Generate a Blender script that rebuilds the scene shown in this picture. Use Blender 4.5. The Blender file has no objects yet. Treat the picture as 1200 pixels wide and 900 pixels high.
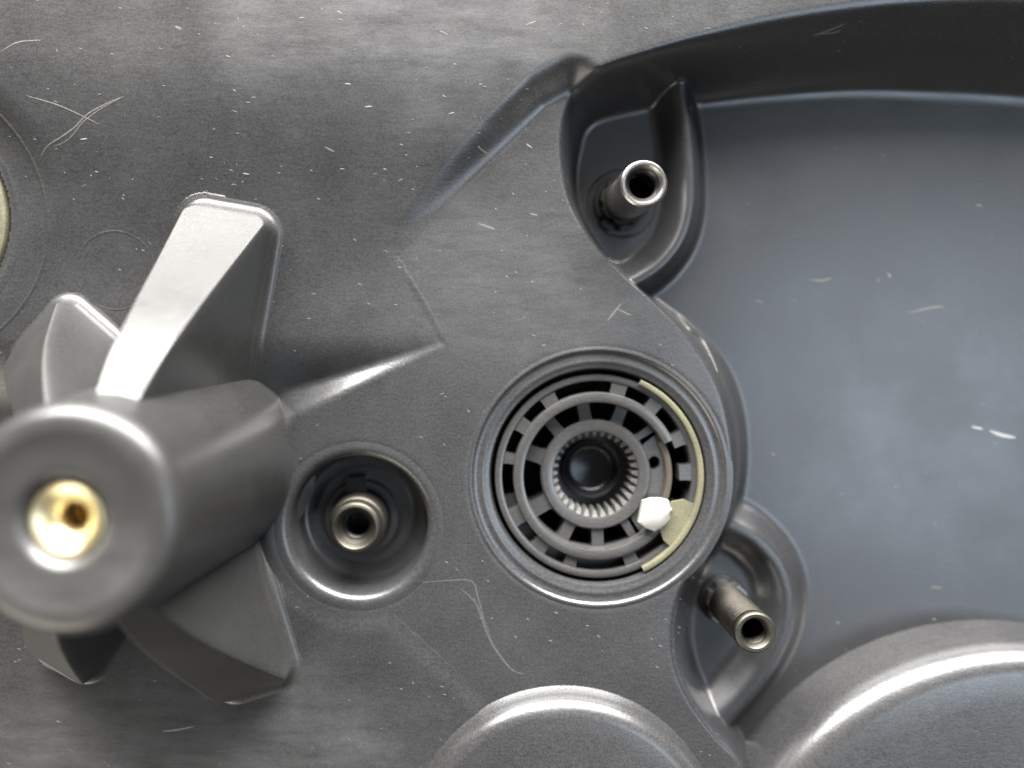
import bpy, bmesh, math, random
import numpy as np
from mathutils import noise as mnoise
from mathutils import Vector
from mathutils.geometry import tessellate_polygon

random.seed(7); rng = np.random.default_rng(7)
scene = bpy.context.scene
COL = scene.collection
# ------------------------------------------------------------------ units
# The part is laid out in a drafting unit of 1/8 mm (x right, y towards the viewer's
# bottom, z up from the flat plateau); everything is converted to metres here.
S = 0.000125
NX, NY, H = 552.0, 395.0, 920.0          # point under the lens, lens height
def M(x, y, z): return ((x-NX)*S, -(y-NY)*S, z*S)
def up(px, py, z=0.0):                   # plan position of a feature seen at height z
    k = (H - z)/H
    return (NX+(px-NX)*k, NY+(py-NY)*k)

# ------------------------------------------------------------------ camera
cam_d = bpy.data.cameras.new('camera'); cam = bpy.data.objects.new('camera', cam_d); COL.objects.link(cam)
cam.location = (0, 0, H*S)
cam_d.sensor_width = 36; cam_d.lens = 36*H/1200
cam_d.shift_x = (600-NX)/1200; cam_d.shift_y = -(450-NY)/1200
cam_d.clip_start = 0.005; cam_d.clip_end = 20
cam_d.dof.use_dof = True; cam_d.dof.focus_distance = (H-42)*S; cam_d.dof.aperture_fstop = 6.0
scene.camera = cam

# ------------------------------------------------------------------ light
w = bpy.data.worlds.new('World'); scene.world = w; w.use_nodes = True
bg = w.node_tree.nodes['Background']; bg.inputs[0].default_value = (1.0, 0.96, 0.90, 1); bg.inputs[1].default_value = 0.14
def lamp(name, loc, size, sy, watts, col):
    d = bpy.data.lights.new(name, 'AREA'); d.shape = 'RECTANGLE'; d.size = size; d.size_y = sy
    d.energy = watts; d.color = col
    o = bpy.data.objects.new(name, d); COL.objects.link(o); o.location = loc
    o.rotation_euler = (-Vector(loc)).to_track_quat('-Z', 'Y').to_euler()
lamp('window_lamp', (0.0, 1.15, 0.52), 2.0, 0.6, 215, (1.0, 0.98, 0.95))
lamp('ceiling_lamp', (0.92, -0.16, 1.5), 0.7, 0.7, 10, (0.68, 0.83, 1.0))
lamp('room_lamp', (-0.8, -1.1, 0.55), 0.9, 0.6, 12, (1.0, 0.93, 0.8))
scene.view_settings.view_transform = 'Standard'
scene.view_settings.look = 'None'
scene.view_settings.exposure = 0.0
scene.view_settings.gamma = 1.0
scene.view_settings.use_curve_mapping = False

# ------------------------------------------------------------------ materials
def plastic(name, col, rough, var=0.25, bump=0.25, streak=0.6, grain=0.35, spec=0.5, film_light=0.0):
    m = bpy.data.materials.new(name); m.use_nodes = True
    nt = m.node_tree; N = nt.nodes; L = nt.links
    b = N['Principled BSDF']
    geo = N.new('ShaderNodeNewGeometry')
    def noise(scale, det, ro, sc=(8000, 8000, 8000), rot=0):
        mp = N.new('ShaderNodeMapping'); mp.inputs['Scale'].default_value = sc
        mp.inputs['Rotation'].default_value = (0, 0, rot)
        L.new(geo.outputs['Position'], mp.inputs['Vector'])
        t = N.new('ShaderNodeTexNoise'); t.inputs['Scale'].default_value = scale
        t.inputs['Detail'].default_value = det; t.inputs['Roughness'].default_value = ro
        L.new(mp.outputs['Vector'], t.inputs['Vector']); return t.outputs['Fac']
    def math_(op, a, bb):
        n = N.new('ShaderNodeMath'); n.operation = op
        for i, v in enumerate((a, bb)):
            if isinstance(v, (int, float)): n.inputs[i].default_value = v
            else: L.new(v, n.inputs[i])
        return n.outputs[0]
    big = noise(0.011, 4, 0.6)
    st = noise(0.30, 3, 0.65, (2200, 9000, 8000), 0.12)      # handling streaks
    fine = noise(0.42, 2, 0.7)
    f = math_('ADD', math_('MULTIPLY', math_('SUBTRACT', big, 0.5), var*2.0),
              math_('ADD', math_('MULTIPLY', math_('SUBTRACT', st, 0.5), streak*0.9), math_('MULTIPLY', math_('SUBTRACT', fine, 0.5), grain*2.0)))
    if film_light:       # greasy smears, plus lit tone and reflections painted into the colour as streaked patches
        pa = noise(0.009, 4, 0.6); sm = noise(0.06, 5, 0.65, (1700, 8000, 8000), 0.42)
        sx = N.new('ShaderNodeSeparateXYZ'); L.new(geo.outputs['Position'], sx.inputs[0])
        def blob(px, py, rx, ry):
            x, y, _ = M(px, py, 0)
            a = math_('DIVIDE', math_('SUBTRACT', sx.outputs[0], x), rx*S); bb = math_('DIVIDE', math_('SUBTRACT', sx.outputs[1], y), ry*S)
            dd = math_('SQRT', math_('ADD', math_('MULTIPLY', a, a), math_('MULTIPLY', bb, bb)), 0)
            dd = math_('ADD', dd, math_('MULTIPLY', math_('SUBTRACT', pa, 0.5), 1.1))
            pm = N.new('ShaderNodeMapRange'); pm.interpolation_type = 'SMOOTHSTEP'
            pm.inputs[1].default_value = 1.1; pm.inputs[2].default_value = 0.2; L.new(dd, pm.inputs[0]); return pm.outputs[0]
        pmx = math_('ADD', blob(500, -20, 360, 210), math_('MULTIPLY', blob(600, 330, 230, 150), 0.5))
        pmx = math_('ADD', pmx, math_('MULTIPLY', blob(230, 880, 300, 130), 0.9))  # lightens the lower left in colour where the boss shades it
        pmx = math_('ADD', pmx, math_('MULTIPLY', blob(222, 578, 80, 56), 0.55))  # pale patch painted on the boss face in place of reflections
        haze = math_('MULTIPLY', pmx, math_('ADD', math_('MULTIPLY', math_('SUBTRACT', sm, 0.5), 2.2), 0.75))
        f = math_('ADD', f, math_('MULTIPLY', haze, 1.7*film_light))
    f1 = math_('MAXIMUM', math_('ADD', f, 1.0), 0.2)
    mix = N.new('ShaderNodeVectorMath'); mix.operation = 'SCALE'
    mix.inputs[0].default_value = col
    L.new(f1, mix.inputs['Scale']); L.new(mix.outputs[0], b.inputs['Base Color'])
    r = math_('ADD', math_('ADD', math_('MULTIPLY', math_('SUBTRACT', big, 0.5), 0.22), math_('MULTIPLY', math_('SUBTRACT', st, 0.5), 0.16*streak)), rough)
    L.new(r, b.inputs['Roughness'])
    b.inputs['Specular IOR Level'].default_value = spec
    bp = N.new('ShaderNodeBump'); bp.inputs['Strength'].default_value = bump; bp.inputs['Distance'].default_value = 0.00008
    L.new(math_('ADD', math_('MULTIPLY', st, 0.8), fine), bp.inputs['Height']); L.new(bp.outputs[0], b.inputs['Normal'])
    return m
def metal(name, col, rough, var=0.5):
    m = plastic(name, col, rough, var=var*0.5, bump=0.35, streak=0.5, grain=0.35)
    m.node_tree.nodes['Principled BSDF'].inputs['Metallic'].default_value = 1.0
    return m
BLACK = plastic('black_plastic', (0.0285, 0.0283, 0.029), 0.31, spec=0.75, film_light=1.0, grain=0.9, bump=0.2)
BOSSP = plastic('boss_plastic', (0.026, 0.0255, 0.0245), 0.37, spec=0.7, film_light=1.0, grain=0.6, bump=0.2)
POCKET = plastic('shaded_pocket_plastic', (0.019, 0.0195, 0.021), 0.33, spec=0.75, var=0.06, streak=0.4, grain=0.9, bump=0.2)  # same black plastic, its colour darkened and blued for shade and reflections
HUBP = plastic('hub_plastic', (0.040, 0.039, 0.038), 0.25, bump=0.15, spec=0.75)
HUBL = plastic('lit_tooth_plastic', (0.10, 0.098, 0.094), 0.25, bump=0.1, spec=0.8)  # hub plastic in a lighter colour, so the teeth look lit
HUBD = plastic('hub_dark', (0.009, 0.009, 0.010), 0.35, bump=0.1)  # dark parts; bores and holes also get their shade from this colour
PLUG = plastic('plug_gloss', (0.008, 0.008, 0.010), 0.26, bump=0.05, spec=0.35)
BROWN = plastic('brown_strip', (0.05, 0.04, 0.03), 0.5)
YELLOW = plastic('cream_plastic', (0.10, 0.094, 0.058), 0.5, var=0.9, streak=0.4, grain=0.5)
WHITE = plastic('white_plastic', (0.29, 0.285, 0.26), 0.5, var=0.05, streak=0.05, grain=0.05)
STEEL = metal('steel', (0.30, 0.29, 0.275), 0.36)
STEELD = metal('worn_steel', (0.030, 0.0275, 0.024), 0.5)
STEELM = metal('dull_steel', (0.085, 0.08, 0.067), 0.52)
LINE = plastic('mould_line', (0.055, 0.054, 0.053), 0.4)
BRASS = metal('brass', (0.93, 0.80, 0.50), 0.36, 0.2)
BRASSD = metal('shaded_brass', (0.30, 0.17, 0.05), 0.4, 0.2)  # brass darkened in colour for the shade inside the bore
DUST = plastic('dust', (0.17, 0.17, 0.165), 0.6, var=0.05, streak=0, grain=0)
SCRATCH = plastic('scratch_mark', (0.078, 0.075, 0.066), 0.5, var=0.3, grain=0.5)
SCRATCHW = plastic('scratch_white', (0.20, 0.20, 0.205), 0.5, var=0.3, grain=0.5)

# ------------------------------------------------------------------ object helpers
def thing(name, label, cat, org, group=None):
    o = bpy.data.objects.new(name, None); COL.objects.link(o); o.empty_display_size = 0.005
    o.location = M(*org); o['label'] = label; o['category'] = cat
    if group: o['group'] = group
    o['org'] = org
    return o
def make_mesh(name, v, faces, org, mat, sharp=40):
    v = np.asarray(v, float)
    loc = np.empty_like(v)
    loc[:, 0] = (v[:, 0]-org[0])*S; loc[:, 1] = -(v[:, 1]-org[1])*S; loc[:, 2] = (v[:, 2]-org[2])*S
    me = bpy.data.meshes.new(name)
    me.from_pydata(loc.tolist(), [], faces); me.validate()
    bm = bmesh.new(); bm.from_mesh(me)
    bmesh.ops.recalc_face_normals(bm, faces=bm.faces[:]); bm.to_mesh(me); bm.free()
    me.materials.append(mat)
    me.shade_smooth()
    if sharp: me.set_sharp_from_angle(angle=math.radians(sharp))
    return me
def rootorg(o):
    while o.parent: o = o.parent
    return tuple(o['org'])
def link(name, me, parent, label=None):
    o = bpy.data.objects.new(name, me); COL.objects.link(o); o.parent = parent
    if label: o['label'] = label
    return o
def part(name, v, f, mat, parent, sharp=40, label=None):
    return link(name, make_mesh(name, v, f, rootorg(parent), mat, sharp), parent, label)

def revolve(c, prof, n=96, a0=0, a1=360, closed=False, wob=None):
    """prof = [(r, z)]; closed joins last profile point to first; partial arcs get caps"""
    full = abs(a1-a0) >= 359.9
    k = len(prof); na = n if full else n+1
    v = []; f = []
    for i in range(na):
        a = math.radians(a0+(a1-a0)*i/n)
        for r, z in prof:
            v.append((c[0]+r*math.cos(a), c[1]+r*math.sin(a), z))
    for i in range(n):
        j = (i+1) % na
        for p in range(k if closed else k-1):
            q = (p+1) % k
            f.append((i*k+p, i*k+q, j*k+q, j*k+p))
    if not full and closed:
        f.append(tuple(range(k))); f.append(tuple(range((na-1)*k, na*k)))
    return v, f
def box_prof(r0, r1, z0, z1, b=1.5):
    return [(r0, z0), (r1, z0), (r1, z1-b), (r1-b*.3, z1-b*.3), (r1-b, z1), (r0+b, z1), (r0+b*.3, z1-b*.3), (r0, z1-b)]
def extrude(polys, z0, z1, b=0):
    """polys = outer loop + holes (2D)"""
    tris = tessellate_polygon([[Vector((x, y, 0)) for x, y in p] for p in polys])
    flat = [q for p in polys for q in p]; n = len(flat)
    v = [(x, y, z0) for x, y in flat]+[(x, y, z1) for x, y in flat]
    f = [tuple(t) for t in tris]+[tuple(i+n for i in t) for t in tris]
    s = 0
    for p in polys:
        m = len(p)
        for i in range(m):
            j = (i+1) % m; f.append((s+i, s+j, s+j+n, s+i+n))
        s += m
    return v, f
def pol(c, r, a): return (c[0]+r*math.cos(math.radians(a)), c[1]+r*math.sin(math.radians(a)))
def fillet(r_c, z_c, rad, a0, a1, n=6):
    return [(r_c+rad*math.cos(math.radians(a0+(a1-a0)*i/n)), z_c+rad*math.sin(math.radians(a0+(a1-a0)*i/n))) for i in range(n+1)]

def spline(pts, n=8, closed=False):
    p = np.array(pts, float); out = []
    m = len(p); rngk = range(m if closed else m-1)
    for i in rngk:
        g = (lambda k: p[k % m]) if closed else (lambda k: p[min(max(k, 0), m-1)])
        a, b, c, d = g(i-1), g(i), g(i+1), g(i+2)
        for t in np.arange(n)/n:
            out.append(0.5*((2*b)+(c-a)*t+(2*a-5*b+4*c-d)*t*t+(3*b-a-3*c+d)*t**3))
    if not closed: out.append(p[-1])
    return np.array(out)
def seg_dist(X, Y, line, closed):
    d2 = np.full(X.shape, 1e12); n = len(line)
    for i in range(n if closed else n-1):
        a = line[i]; b = line[(i+1) % n]; ab = b-a; L2 = max((ab*ab).sum(), 1e-9)
        t = np.clip(((X-a[0])*ab[0]+(Y-a[1])*ab[1])/L2, 0, 1)
        d2 = np.minimum(d2, (X-a[0]-t*ab[0])**2+(Y-a[1]-t*ab[1])**2)
    return np.sqrt(d2)
def inside(X, Y, line):
    r = np.zeros(X.shape, bool); n = len(line)
    for i in range(n):
        a = line[i]; b = line[(i+1) % n]
        if a[1] == b[1]: continue
        c = ((a[1] > Y) != (b[1] > Y)) & (X < (b[0]-a[0])*(Y-a[1])/(b[1]-a[1])+a[0]); r ^= c
    return r
def sstep(a, b, x):
    t = np.clip((x-a)/(b-a), 0, 1); return t*t*(3-2*t)
def smin(a, b, k):
    h = np.clip(0.5+0.5*(b-a)/k, 0, 1); return b*(1-h)+a*h-k*h*(1-h)
def smax(a, b, k): return -smin(-a, -b, k)

# ------------------------------------------------------------------ the moulded sheet
FLOOR = -75.0
HUB = up(700, 558, -10)
REC = (420.0, 617.0)
BOSS = (222.0, 544.0)
LEFT_HUB = (-111.0, 258.0)

Bpoly = np.array([(668, 112), (640, 128), (560, 205), (466, 300), (500, 355), (527, 405), (440, 447), (352, 490),
    (326, 560)]+[(420+104*math.cos(math.radians(a)), 617+104*math.sin(math.radians(a))) for a in range(190, 66, -8)]+[(575, 822), (590, 1150),
                  (1700, 1150), (1700, 150), (690, 150)], float)
rim_px = [(1620, 40), (1400, 8), (1200, -3), (1100, -1), (1000, 8), (900, 24), (820, 44), (745, 66), (695, 84), (668, 105), (656, 135),
          (653, 170), (657, 208), (666, 242), (688, 278), (722, 316), (762, 354), (803, 398), (833, 445), (848, 495), (853, 545),
          (846, 592), (826, 634), (800, 672), (786, 708), (781, 748), (788, 790), (808, 830), (838, 868), (868, 905), (880, 1000), (880, 1200)]
rim = np.vstack([spline(rim_px), [(1620, 1200)]])
floor_px = [(1620, 190), (1400, 150), (1200, 128), (1100, 121), (1000, 117), (900, 122), (830, 128), (780, 130), (715, 143), (692, 155), (683, 180),
            (678, 210), (682, 245), (700, 282), (732, 322), (776, 352), (818, 383), (856, 428), (874, 475), (880, 525), (876, 575),
            (862, 622), (840, 655), (822, 690), (815, 722), (815, 752), (824, 788), (846, 826), (872, 860), (898, 905), (915, 1000), (915, 1200)]
floor_l = np.array([up(x, y, FLOOR) for x, y in np.vstack([spline(floor_px), [(1580, 1200)]])])
rib1 = np.array([up(x, y, -38) for x, y in spline([(797, 70), (798, 110), (804, 150), (808, 200), (807, 245), (796, 281), (773, 310), (742, 330), (720, 330)])])
rib2 = np.array([up(x, y, -38) for x, y in spline([(835, 600), (858, 617), (888, 634), (915, 664), (927, 700), (924, 742), (907, 780), (880, 816), (850, 850), (835, 880)])])

def axis(lo, hi, step, out_lo, out_hi):
    a = list(np.arange(lo, hi+step/2, step)); s = step; x = lo
    pre = []
    while x > out_lo: s *= 1.12; x -= s; pre.append(x)
    s = step; x = a[-1]; post = []
    while x < out_hi: s *= 1.12; x += s; post.append(x)
    return np.array(pre[::-1]+a+post)

def zA_of(X, Y):
    z = 26*(1-sstep(70, 345, Y))-1-32*sstep(392, 505, Y)+35*sstep(540, 700, Y)
    return z
def sheet_z(X, Y):
    zA = zA_of(X, Y)
    dB = seg_dist(X, Y, Bpoly, True); inB = inside(X, Y, Bpoly)
    wd = np.interp(Y, [100, 150, 270, 312, 400, 490, 640, 720, 900], [42, 42, 30, 9, 10, 56, 30, 22, 30])
    t = np.clip(dB/wd, 0, 1)
    zt = np.where(inB, 0.0, zA*sstep(0, 1, t))
    qH = np.hypot(X-HUB[0], Y-HUB[1]); qC = np.hypot(X-REC[0], Y-REC[1]); ku = sstep(155, 190, qH)*sstep(100, 130, qC)
    kl = sstep(128, 200, np.hypot(X-LEFT_HUB[0], Y-LEFT_HUB[1]))
    zt = zt*kl+float(zA_of(np.float64(0), np.float64(LEFT_HUB[1])))*(1-kl)
    # shallow soft undulation of the moulded skin
    zt = zt+0.9*np.sin(X/83.0+Y/140.0)*np.sin(Y/97.0-X/210.0)*np.where(inB, 0.35, 1.0)*kl*ku
    zt = zt-1.2*(1-sstep(147, 159, qH))-1.2*(1-sstep(92, 104, qC))
    inR = inside(X, Y, rim); inF = inside(X, Y, floor_l)
    dR = seg_dist(X, Y, rim, True); dF = seg_dist(X, Y, floor_l, True)
    t = np.where(inR, dR/(dR+dF+1e-6), 0.0); t = np.where(inF, 1.0, t)
    prof = 0.55*sstep(0.0, 1.0, t)+0.45*sstep(0.08, 0.92, t)
    zp = zt+(FLOOR-zt)*prof
    d1 = seg_dist(X, Y, rib1, False); d2 = seg_dist(X, Y, rib2, False)
    r1 = FLOOR-4+43*(1-sstep(2, 34, d1)); r2 = FLOOR-4+33*(1-sstep(2, 40, d2))
    z = np.where(inR, smax(smax(zp, r1, 9), r2, 9), zp)
    lab = np.zeros(X.shape, int)                      # 0 panel
    lab[inB | (dB < wd)] = 1                # 1 plateau
    lab[inR] = 2; lab[inF] = 3                        # 2 wall, 3 floor
    lab[inR & (d1 < 25) & (t > 0.55)] = 4; lab[inR & (d2 < 28) & (t > 0.55)] = 5
    return z, lab

xs = axis(-16, 1216, 2.0, -420, 1560); ys = axis(-16, 916, 2.0, -420, 1120)
GX, GY = np.meshgrid(xs, ys)
GZ, GL = sheet_z(GX, GY)
zx = np.gradient(GZ, xs, axis=1); zy = np.gradient(GZ, ys, axis=0)
# sockets that separate turned patches fill
dH = np.hypot(GX-HUB[0], GY-HUB[1]); dC = np.hypot(GX-REC[0], GY-REC[1]); dL = np.hypot(GX-LEFT_HUB[0], GY-LEFT_HUB[1])
dropped = (dH < 152) | (dC < 95) | (dL < 128)
def gz(x, y):
    i = np.clip(np.searchsorted(xs, x)-1, 0, len(xs)-2); j = np.clip(np.searchsorted(ys, y)-1, 0, len(ys)-2)
    fx = (x-xs[i])/(xs[i+1]-xs[i]); fy = (y-ys[j])/(ys[j+1]-ys[j])
    return (GZ[j, i]*(1-fx)*(1-fy)+GZ[j, i+1]*fx*(1-fy)+GZ[j+1, i]*(1-fx)*fy+GZ[j+1, i+1]*fx*fy)

housing = thing('plastic_housing', 'scratched black moulded plastic housing that fills the picture, with a pocket and finned boss', 'housing', (NX, NY, FLOOR))
horg = rootorg(housing)
nyy, nxx = GX.shape
cl = GL[:-1, :-1]
keep = ~(dropped[:-1, :-1] & dropped[1:, 1:] & dropped[:-1, 1:] & dropped[1:, :-1])
nrm = np.stack([-zx, zy, np.ones_like(zx)], -1); nrm /= np.linalg.norm(nrm, axis=-1, keepdims=True)
idx = np.arange(nyy*nxx).reshape(nyy, nxx)
for k, nm in enumerate(['panel', 'plateau', 'pocket_wall', 'pocket_floor', 'rib', 'rib']):
    sel = (cl == k) & keep
    q = np.stack([idx[:-1, :-1][sel], idx[1:, :-1][sel], idx[1:, 1:][sel], idx[:-1, 1:][sel]], -1)
    u, inv = np.unique(q, return_inverse=True); inv = inv.reshape(q.shape)
    P = np.stack([(GX.ravel()[u]-horg[0])*S, -(GY.ravel()[u]-horg[1])*S, (GZ.ravel()[u]-horg[2])*S], -1)
    me = bpy.data.meshes.new(nm)
    me.vertices.add(len(u)); me.vertices.foreach_set('co', P.ravel())
    me.loops.add(inv.size); me.loops.foreach_set('vertex_index', inv.ravel().astype(np.int32))
    me.polygons.add(len(inv)); me.polygons.foreach_set('loop_start', np.arange(0, inv.size, 4, dtype=np.int32))
    me.update(calc_edges=True); me.validate()
    me.shade_smooth()
    me.normals_split_custom_set_from_vertices(nrm.reshape(-1, 3)[u].tolist())
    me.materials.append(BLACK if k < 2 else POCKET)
    link(nm, me, housing, 'upper rib curving round the tall standoff' if k == 4 else 'lower rib curving round the threaded standoff' if k == 5 else None)

# turned seat round the hub
c = HUB
prof = [(158, -1.1), (151.5, 0.1), (150.3, 0.4), (148.8, -0.4), (147.5, -1.6), (146, -2.8), (140, -3.4), (137.5, -2.6), (135.5, -2.7), (133.5, -4.0), (131, -4.4), (128.5, -5.2), (126.8, -10), (126.2, -14), (126, -60), (126, -175), (0.5, -175)]
part('hub_seat', *revolve(c, prof, 160), BLACK, housing, 50)
# turned recess round the short standoff
prof = [(99, -0.1), (95, 0.35), (92, 0.3)]+[]
prof = [(103, -1.1), (98, -0.2)]+fillet(92.5, -11.8, 12, 84, 180, 12)+[(79, -53), (77.6, -57.5), (75, -60), (72, -61), (62, -61), (60.5, -60.2), (58, -60), (40, -60), (1, -60)]
part('standoff_recess', *revolve(REC, prof, 128), BLACK, housing, 50)
# seat at the left edge
zl = float(gz(np.array([20.]), np.array([270.]))[0])
prof = [(142, zl-0.4), (137, zl+0.5), (132, zl+0.6), (129, zl-1), (127, zl-4), (126, zl-12), (126, zl-120), (0.5, zl-120)]
part('ring_seat', *revolve(LEFT_HUB, prof, 120), BLACK, housing, 50)

# turned round bosses at the bottom
dome_r = up(1205, 1130, 8)
R = 368.0
prof = [(0.5, 22), (200, 21), (R-60, 18)]+fillet(R-34, -16, 34, 82, 0, 12)+[(R+1.5, -50), (R+3, FLOOR-4)]
part('round_boss', *revolve(dome_r, prof, 200), BLACK, housing, 0, 'large round boss with a bright rounded rim')
dome_c = (660.0, 990.0)
R = 182.0
prof = [(0.5, 34), (100, 33), (R-40, 29)]+fillet(R-24, 5, 24, 78, 12, 10)+[(R+2, 2), (R+6, -1.5), (R+9, -8), (R+12, -40)]
part('round_boss', *revolve(dome_c, prof, 160), BLACK, housing, 0, 'smaller round boss at the lower edge')

# screw boss with four gussets
zb = -30
prof = [(142, zb-6), (132, zb+1), (126, zb+4), (124, zb+10), (121, zb+20), (118, 30), (96, 268)]
prof += fillet(79, 270, 17, 0, 80, 12)[0:]+[(76, 288), (72, 287.6), (68, 286.4), (61, 285.2), (48, 285.6), (40, 286.2), (38, 285.4), (31.5, 278), (31.2, 270), (31.2, 200)]
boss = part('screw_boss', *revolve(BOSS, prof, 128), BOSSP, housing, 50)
def gusset(az, length, hw, hboss=228, lab=None):
    a = math.radians(az); ux, uy = math.cos(a), math.sin(a)
    us = np.arange(60, length+26, 1.6); vs = np.arange(-hw-26, hw+26.1, 1.3)
    U, V = np.meshgrid(us, vs)
    X = BOSS[0]+U*ux-V*uy; Y = BOSS[1]+U*uy+V*ux
    side = (hw-np.abs(V))*(hboss/(hw*0.58))
    tt = (length-U)/(length-104)
    top = 13+(hboss-13)*tt+7*np.sin(math.pi*np.clip(tt, 0, 1))
    end = (length+4-U)*3.0
    h = smin(smin(side, top, 26), end, 8)
    # plan distance outside the foot, corner rounded
    rc = 24
    qx = np.maximum(U-(length-rc), 0); qy = np.maximum(np.abs(V)-(hw-rc), 0)
    d = np.hypot(qx, qy)-rc
    d = np.where((qx == 0) & (qy == 0), np.maximum(U-length, np.abs(V)-hw), d)
    Rf = 11.0
    fl = np.where(d < Rf, Rf-np.sqrt(np.maximum(Rf**2-(Rf-np.clip(d, 0, Rf))**2, 0)), -0.5)
    h = smin(h, 10-d*9, 8)
    h = smax(h, fl, 5)
    h = np.where(d > Rf, -0.8, h)
    Z = zA_of(X, Y)+h
    Z = np.where(d > Rf+4, Z-3, Z)
    n0, n1 = U.shape; v = np.stack([X.ravel(), Y.ravel(), Z.ravel()], -1)
    id_ = np.arange(n0*n1).reshape(n0, n1)
    kp = (d[:-1, :-1] < Rf+5)
    f = np.stack([id_[:-1, :-1][kp], id_[1:, :-1][kp], id_[1:, 1:][kp], id_[:-1, 1:][kp]], -1)
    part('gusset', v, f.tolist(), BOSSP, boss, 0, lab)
gusset(-80, 302, 52, 236, 'long upper gusset catching the light')
gusset(-139, 240, 58, 215)
gusset(72.5, 276, 47, 228)
gusset(122, 278, 42, 228)

# draped marks ---------------------------------------------------------
def ribbon(pts, wd, lift=0.15, taper=True, n=8, h=0.12):
    p = spline(pts, n); m = len(p); v = []; f = []
    t = np.gradient(p, axis=0); t /= np.linalg.norm(t, axis=1, keepdims=True)+1e-9
    z = gz(p[:, 0], p[:, 1])
    for i in range(m):
        ww = wd*(0.25+0.75*math.sin(math.pi*i/(m-1)) if taper else 1)/2
        nx, ny = -t[i, 1]*ww, t[i, 0]*ww
        v += [(p[i, 0]+nx, p[i, 1]+ny, z[i]+lift*0.2), (p[i, 0], p[i, 1], z[i]+lift+h), (p[i, 0]-nx, p[i, 1]-ny, z[i]+lift*0.2)]
    for i in range(m-1):
        for k in (0, 1): f.append((i*3+k, i*3+k+1, i*3+k+4, i*3+k+3))
    return v, f
def pxl(pts, z=0.0): return [up(x, y, float(gz(np.array([x*1.0]), np.array([y*1.0]))[0])) for x, y in pts]
marks = [([(145, 113), (125, 121), (103, 133), (88, 148), (72, 160), (55, 172), (46, 190)], 2.0, SCRATCH),
         ([(145, 113), (120, 126), (98, 142), (80, 163), (62, 172)], 1.4, SCRATCH),
         ([(30, 112), (70, 124), (115, 145)], 1.4, SCRATCH),
         ([(0, 62), (20, 50), (50, 47)], 1.6, SCRATCH),
         ([(952, 41), (972, 33), (993, 25)], 4.5, SCRATCH), ([(962, 39), (980, 36), (988, 32)], 3.0, SCRATCH),
         ([(1065, 367), (1085, 362), (1106, 359)], 3.2, SCRATCH), ([(1138, 500), (1152, 503)], 2.6, SCRATCHW),
         ([(1160, 505), (1174, 510), (1190, 513)], 4.4, SCRATCHW), ([(950, 328), (962, 329), (975, 326)], 2.6, SCRATCH),
         ([(190, 857), (208, 855), (228, 851)], 2.6, SCRATCHW),
         ([(495, 683), (520, 681), (552, 681), (560, 700), (567, 725), (575, 745)], 1.8, LINE),
         ([(540, 690), (558, 708), (568, 735), (580, 760), (600, 785), (615, 790)], 2.6, LINE),
         ([(712, 376), (720, 366), (728, 356)], 3.0, SCRATCH), ([(722, 362), (740, 370)], 2.0, SCRATCH),
         ([(563, 136), (566, 148), (570, 154)], 1.4, SCRATCH), ([(560, 172), (567, 177), (572, 181)], 3.4, SCRATCH),
         ([(800, 366), (812, 386), (830, 400), (842, 436)], 3.5, SCRATCH)]
marks += [([(x, y), (x+l, y+l*sl)], wd_, SCRATCH) for x, y, l, sl, wd_ in
          [(380, 172, 12, .5, 2), (515, 36, 10, .5, 2.2), (560, 262, 20, .35, 2.6), (620, 250, 10, .3, 2.2), (616, 30, 12, -.4, 3), (205, 31, 8, .5, 3.2), (885, 352, 9, .3, 2), (1090, 688, 14, .1, 2.4)]]
for pts, wd_, mt in marks:
    part('scratch', *ribbon(pxl(pts), wd_), mt, housing, 0)
# ring left by a mould pin, and the outer ring round the left seat
ec = (135, 317)
part('mould_ring', *ribbon([pol(ec, 46, a) for a in range(0, 361, 20)], 2.2, taper=False, n=4, h=0.25), BLACK, housing, 0)
part('mould_ring', *ribbon([pol((LEFT_HUB[0]+2, LEFT_HUB[1]), 168, a) for a in range(-60, 62, 6)], 4, taper=False, n=3, h=0.7), BLACK, housing, 0)

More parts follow.
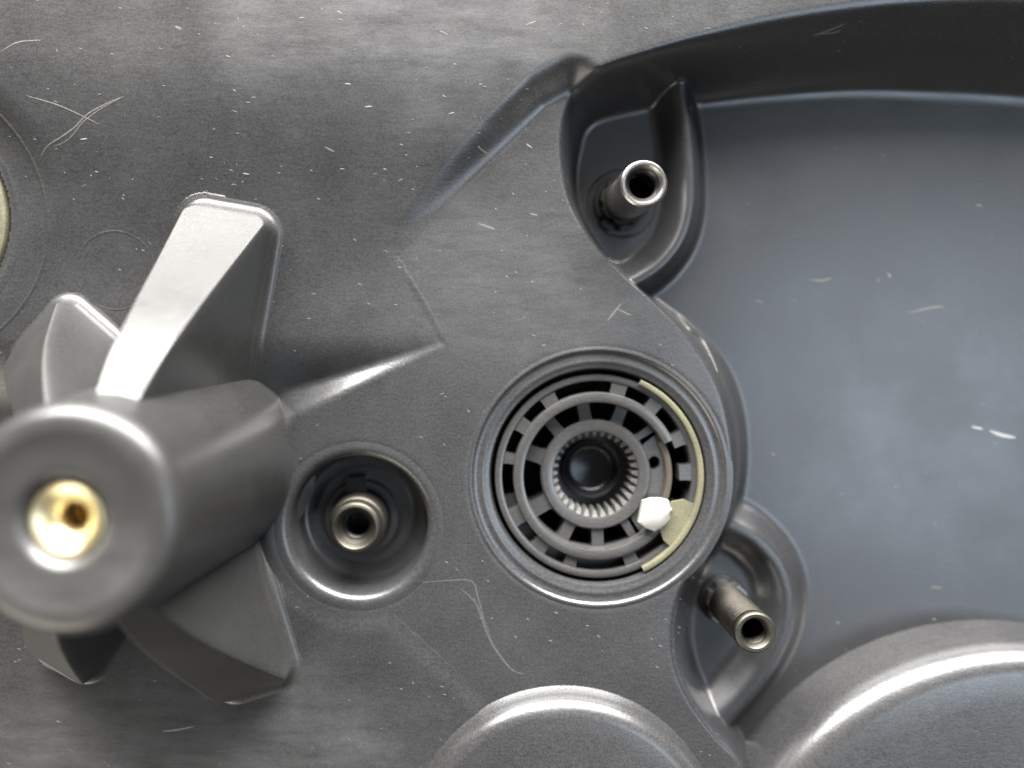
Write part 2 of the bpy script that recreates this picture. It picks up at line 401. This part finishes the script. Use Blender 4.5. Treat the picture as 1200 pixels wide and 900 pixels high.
# ------------------------------------------------------------------ metal inserts and standoffs
bx, by = BOSS
ins = thing('brass_insert', 'shiny brass threaded insert set in the end of the big finned boss', 'threaded insert', (bx, by, 200))
part('sleeve', *revolve(BOSS, [(31, 205), (31, 278), (30.2, 280), (28.6, 280.6), (26.5, 280), (22, 276.5), (15, 271.5), (12, 266), (11, 262), (11, 244)], 64), BRASS, ins, 35)
tp = [(11, 244)]
z = 243.0
while z > 206: tp += [(12.6, z-1.5), (11, z-3.0)]; z -= 3.6
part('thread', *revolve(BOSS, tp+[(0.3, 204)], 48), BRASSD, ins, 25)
def standoff(name_label, px, ztip, zbase, r, hole, group, ridges=False, depth=34):
    c = up(px[0], px[1], ztip)
    t = thing('standoff', name_label, 'standoff', (c[0], c[1], zbase), group)
    b = r*0.12
    if ridges:
        pr = [(r*0.92, zbase)]
        z = zbase+6
        while z < ztip-14: pr += [(r*0.90, z), (r*0.985, z+2.4), (r*0.90, z+5.0)]; z += 7.4
        pr += [(r*0.93, ztip-12)]
    else:
        pr = [(r*0.97, zbase), (r*0.97, zbase+30), (r*0.93, zbase+34), (r*0.93, ztip-30), (r*0.98, ztip-27)]
    part('barrel', *revolve(c, pr+[(r*0.975, ztip-b*2.2)], 72), STEELD if ridges else STEEL, t, 30)
    pr = [(r*0.97, ztip-b*2.2), (r*0.985, ztip-b*1.4), (r*0.95, ztip-b*0.5), (r*0.88, ztip), (hole*1.22, ztip-0.2), (hole*1.12, ztip-1.6), (hole, ztip-6)]
    part('rim', *revolve(c, pr, 72), STEELM if ridges else STEEL, t, 30)
    tp = [(hole, ztip-6)]; z = ztip-7
    while z > ztip-depth: tp += [(hole*0.99, z), (hole*0.86, z-2.0), (hole*0.84, z-2.6), (hole*0.99, z-4.4)]; z -= 5.0
    tp += [(hole*0.84, z), (hole*0.80, z-60), (0.3, z-60)]
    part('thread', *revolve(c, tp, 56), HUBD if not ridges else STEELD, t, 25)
    return t, c
grp = 'steel standoffs on the housing'
s1, c1 = standoff('tall shiny steel standoff in the upper ribbed corner of the pocket, above the toothed hub', (755, 215), 58, FLOOR, 27, 17.5, grp)
# keyed collar at its foot
out = []
for i in range(72):
    a = i*5.0; rr = 35.0
    if 95 < a < 150: rr = 29.5 if (a < 112 or a > 136) else 38.5
    if 20 < a < 60: rr = 31
    out.append(pol(c1, rr, a))
part('collar', *extrude([out, [pol(c1, 25, -a) for a in range(0, 360, 8)]], FLOOR-2, FLOOR+13), HUBD, s1, 30)
out2 = [pol(c1, 30.5 if (i % 9) < 6 else 28.2, i*5.0) for i in range(72)]
part('collar', *extrude([out2, [pol(c1, 24, -a) for a in range(0, 360, 8)]], FLOOR+13, FLOOR+30), STEELD, s1, 30)
v, f = revolve(c1, [(45, FLOOR-1), (44.4, FLOOR+1.4), (42.5, FLOOR+2.6), (40.5, FLOOR+1.2), (38, FLOOR+0.4), (20, FLOOR+0.4)], 64)
part('foot_ring', v, f, BLACK, s1, 40)

s3, c3 = standoff('worn brownish standoff with grooved sides, inside the lower curved rib', (886, 742), 42, FLOOR, 23.8, 14.5, grp, True)
part('foot_ring', *revolve(c3, [(31, FLOOR-1), (30, FLOOR+5), (28.5, FLOOR+6), (20, FLOOR+6)], 48), HUBD, s3, 40)
out = [pol(c3, 26.5 if (i % 12) < 8 else 24, i*5.0) for i in range(72)]
part('collar', *extrude([out, [pol(c3, 21, -a) for a in range(0, 360, 8)]], FLOOR+6, FLOOR+22), STEEL, s3, 30)

zt2 = 2.0
c2 = up(416, 619, zt2)
s2 = thing('standoff', 'short dull steel standoff sunk in the round recess between the finned boss and the hub', 'standoff', (c2[0], c2[1], -60), grp)
part('barrel', *revolve(c2, [(34.5, -61), (34.5, -20), (33.5, -17), (32.5, -15.5), (31, -14), (30.2, -10), (29.2, -2), (27, 0.6), (24.8, 1.2), (23.4, 0), (21, -5), (18.5, -9.5), (16.6, -12), (16, -14)], 72), STEELM, s2, 28)
tp = [(16, -14)]; z = -15
while z > -60: tp += [(15.8, z), (13.8, z-2), (13.6, z-2.6), (15.8, z-4.2)]; z -= 5
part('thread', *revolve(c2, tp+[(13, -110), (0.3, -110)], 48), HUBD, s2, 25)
part('foot_ring', *revolve(c2, [(47, -61), (46.3, -53.5), (44.8, -52), (40, -52), (36, -53)], 64), BLACK, s2, 35)
k0 = pol(c2, 45, -96)
part('key', *extrude([[(k0[0]-11, k0[1]-7), (k0[0]+10, k0[1]-8), (k0[0]+13, k0[1]+12), (k0[0]-13, k0[1]+12)]], -61, -40), HUBD, s2, 30)

# ------------------------------------------------------------------ toothed hub
c = HUB
hub = thing('toothed_hub', 'dark grey slotted hub with internal gear teeth in the round seat at the centre', 'gear hub', (c[0], c[1], -150))
part('outer_ring', *revolve(c, box_prof(112.5, 121.5, -50, -11, 2.2), 144, closed=True), HUBP, hub, 28)
part('slotted_ring', *revolve(c, box_prof(87, 99.5, -62, -8, 2.4), 120, 26, 334, closed=True), HUBP, hub, 28)
part('spring_strip', *revolve(c, box_prof(83.5, 91, -60, -17, 2), 24, -27, 19, closed=True), BROWN, hub, 28)
part('gear_ring', *revolve(c, [(52.5, -64), (66, -64), (66, -23), (64, -20.5), (54, -20), (52, -20.8), (51.3, -22.5), (51.3, -26), (53.5, -28)], 120, closed=True), HUBP, hub, 28)
NT = 32
tooth = None
for i in range(NT):
    a = 360/NT*i
    if tooth is None:
        v, f = extrude([[pol((0, 0), 54, -4.4), pol((0, 0), 54, 4.4), pol((0, 0), 46, 2.0), pol((0, 0), 44.8, 1.0), pol((0, 0), 44.8, -1.0), pol((0, 0), 46, -2.0)]], -62, -27)
        v = [(x, y, z-(4 if math.hypot(x, y) < 50 else 0) if z > -30 else z) for x, y, z in v]
        tooth = make_mesh('tooth', v, f, (0, 0, -150), HUBL, 25)
    o = link('tooth', tooth, hub); o.rotation_euler = (0, 0, -math.radians(a))
for a in (198, 229, 260, 292, 322, 57, 88, 117, 150):
    hwid = 7.0 if a not in (198, 150) else 9.0
    u_ = (math.cos(math.radians(a)), math.sin(math.radians(a)))
    def q(r, s): return (c[0]+r*u_[0]-s*u_[1], c[1]+r*u_[1]+s*u_[0])
    part('spoke', *extrude([[q(63, -hwid-2), q(69, -hwid), q(84, -hwid), q(89, -hwid-2), q(89, hwid+2), q(84, hwid), q(69, hwid), q(63, hwid+2)]], -90, -24), HUBP, hub, 20)
# solid sector with a round hole
hole_c = pol(c, 72, -11)
sec = [pol(c, 65, a) for a in range(-38, 58, 4)]+[pol(c, 88, a) for a in range(56, -40, -4)]
part('web', *extrude([sec, [(hole_c[0]+7.2*math.cos(t/10*math.pi), hole_c[1]-8.2*math.sin(t/10*math.pi)) for t in range(20)]], -58, -24), HUBP, hub, 30, 'smooth web with a small round hole')
part('web', *revolve(c, box_prof(99, 113, -46, -31, 1), 60, 34, 166, closed=True), HUBP, hub, 30)
for a, wd_ in ((-122, 9), (-146, 8.5), (-76, 9), (-51, 8), (-24, 8), (-2, 9), (22, 6), (68, 8), (107, 7), (129, 9), (153, 10), (-169, 6)):
    u_ = (math.cos(math.radians(a)), math.sin(math.radians(a)))
    def q(r, s): return (c[0]+r*u_[0]-s*u_[1], c[1]+r*u_[1]+s*u_[0])
    part('tab', *extrude([[q(98, -wd_), q(107, -wd_), q(113.5, -wd_-1.5), q(113.5, wd_+1.5), q(107, wd_), q(98, wd_)]], -44, -13), HUBP, hub, 25)
part('bore_floor', *revolve(c, [(64, -66), (36, -67), (35, -69)], 80), HUBD, hub, 40)
part('bore_plug', *revolve(c, [(36.5, -75), (36.5, -60), (35.8, -58.6), (34.6, -58.4), (33, -60), (29, -66), (26.5, -68.5), (22, -70), (0.4, -71)], 80), PLUG, hub, 30)
part('backing_disc', *revolve(c, [(66, -150), (66, -156), (124, -158), (124, -171), (0.5, -172)], 64), HUBD, hub, 40)

# cream ring seated on the right side of the hub
yr = thing('retaining_ring', 'cream plastic retaining ring hugging the right side of the toothed hub, with a white block', 'retaining ring', (c[0], c[1], -12), 'cream plastic retaining rings')
part('ring', *revolve(c, box_prof(118.6, 125.4, -12, -5, 1.6), 72, -66, 64, closed=True), YELLOW, yr, 30)
tabp = [pol(c, 119, 16), pol(c, 106, 15), pol(c, 93, 19), pol(c, 90, 27), pol(c, 96, 40), pol(c, 108, 44), pol(c, 119, 44)]+[pol(c, 121, a) for a in range(40, 17, -5)]
part('tab', *extrude([tabp], -13, -7.5), YELLOW, yr, 30)
blk = [(754, 588), (764, 585), (776, 585), (784, 587), (785, 593), (788, 597), (785, 602), (786, 607), (781, 614), (774, 620), (768, 623), (757, 619), (749, 613), (751, 603)]
blk = [up(x, y, 0) for x, y in blk]
v, f = extrude([blk], -10, -1); cx = sum(p[0] for p in blk)/len(blk); cy = sum(p[1] for p in blk)/len(blk)
n = len(blk); v += [(cx+(x-cx)*random.uniform(0.72, 0.9), cy+(y-cy)*random.uniform(0.72, 0.9), random.uniform(0.5, 3.0)) for x, y in blk]
f = [t for t in f if not all(i >= n and i < 2*n for i in t)]+[(n+i, n+(i+1) % n, 2*n+(i+1) % n, 2*n+i) for i in range(n)]+[(2*n+i, 2*n+(i+1) % n, 3*n) for i in range(n)]; v += [(cx+2, cy-3, 4.2)]
part('clip_block', v, f, WHITE, yr, 30, 'bright white clip block')

# second ring at the left edge
yl = thing('retaining_ring', 'cream plastic ring just showing at the left edge above the finned boss', 'retaining ring', (LEFT_HUB[0], LEFT_HUB[1], zl-20), 'cream plastic retaining rings')
part('ring', *revolve(LEFT_HUB, [(96, zl-20), (121, zl-20), (121.5, zl-4), (120, zl-1), (116, zl+0.5), (104, zl-3), (98, zl-10)], 120, closed=True), YELLOW, yl, 30)

# ------------------------------------------------------------------ dust and lint
v = []; f = []
def speck(x, y, ln, wd_, ang, lift=0.1):
    z = float(gz(np.array([x]), np.array([y]))[0])+lift
    ca, sa = math.cos(ang), math.sin(ang); b = len(v)
    for s, t, h in ((-1, 0, 0), (-.4, 1, 0), (.5, .8, 0), (1, 0, 0), (.4, -1, 0), (-.5, -.8, 0), (0, 0, 0.3)):
        X = x+s*ln*ca/2-t*wd_*sa/2; Y = y+s*ln*sa/2+t*wd_*ca/2
        v.append((X, Y, z+h))
    for i in range(6): f.append((b+i, b+(i+1) % 6, b+6))
cnt = 0
while cnt < 400:
    x = random.uniform(-30, 1250); y = random.uniform(-30, 930)
    if math.hypot(x-HUB[0], y-HUB[1]) < 150 or math.hypot(x-REC[0], y-REC[1]) < 90 or math.hypot(x-BOSS[0], y-BOSS[1]) < 130: continue
    zz = float(gz(np.array([x]), np.array([y]))[0])
    if -70 < zz < -36 : continue
    if zz < -60 and random.random() < 0.8: continue
    if mnoise.noise(Vector((x/110, y/90, 3.1))) < random.uniform(-0.35, 0.45): continue
    big = random.random() < 0.06
    ln = random.uniform(5, 10) if big else random.uniform(1.4, 6)
    speck(x, y, ln, random.uniform(0.9, 1.6) if big else random.uniform(0.4, 0.9), random.gauss(0.28, 0.35)); cnt += 1
me = make_mesh('dust_specks', v, f, (NX, NY, 0), DUST, 0)
o = bpy.data.objects.new('dust_specks', me); COL.objects.link(o); o.location = M(NX, NY, 0)
o['kind'] = 'stuff'; o['label'] = 'pale dust specks and lint scattered over the black plastic'; o['category'] = 'dust'
for o in bpy.data.objects:
    if 'org' in o: del o['org']
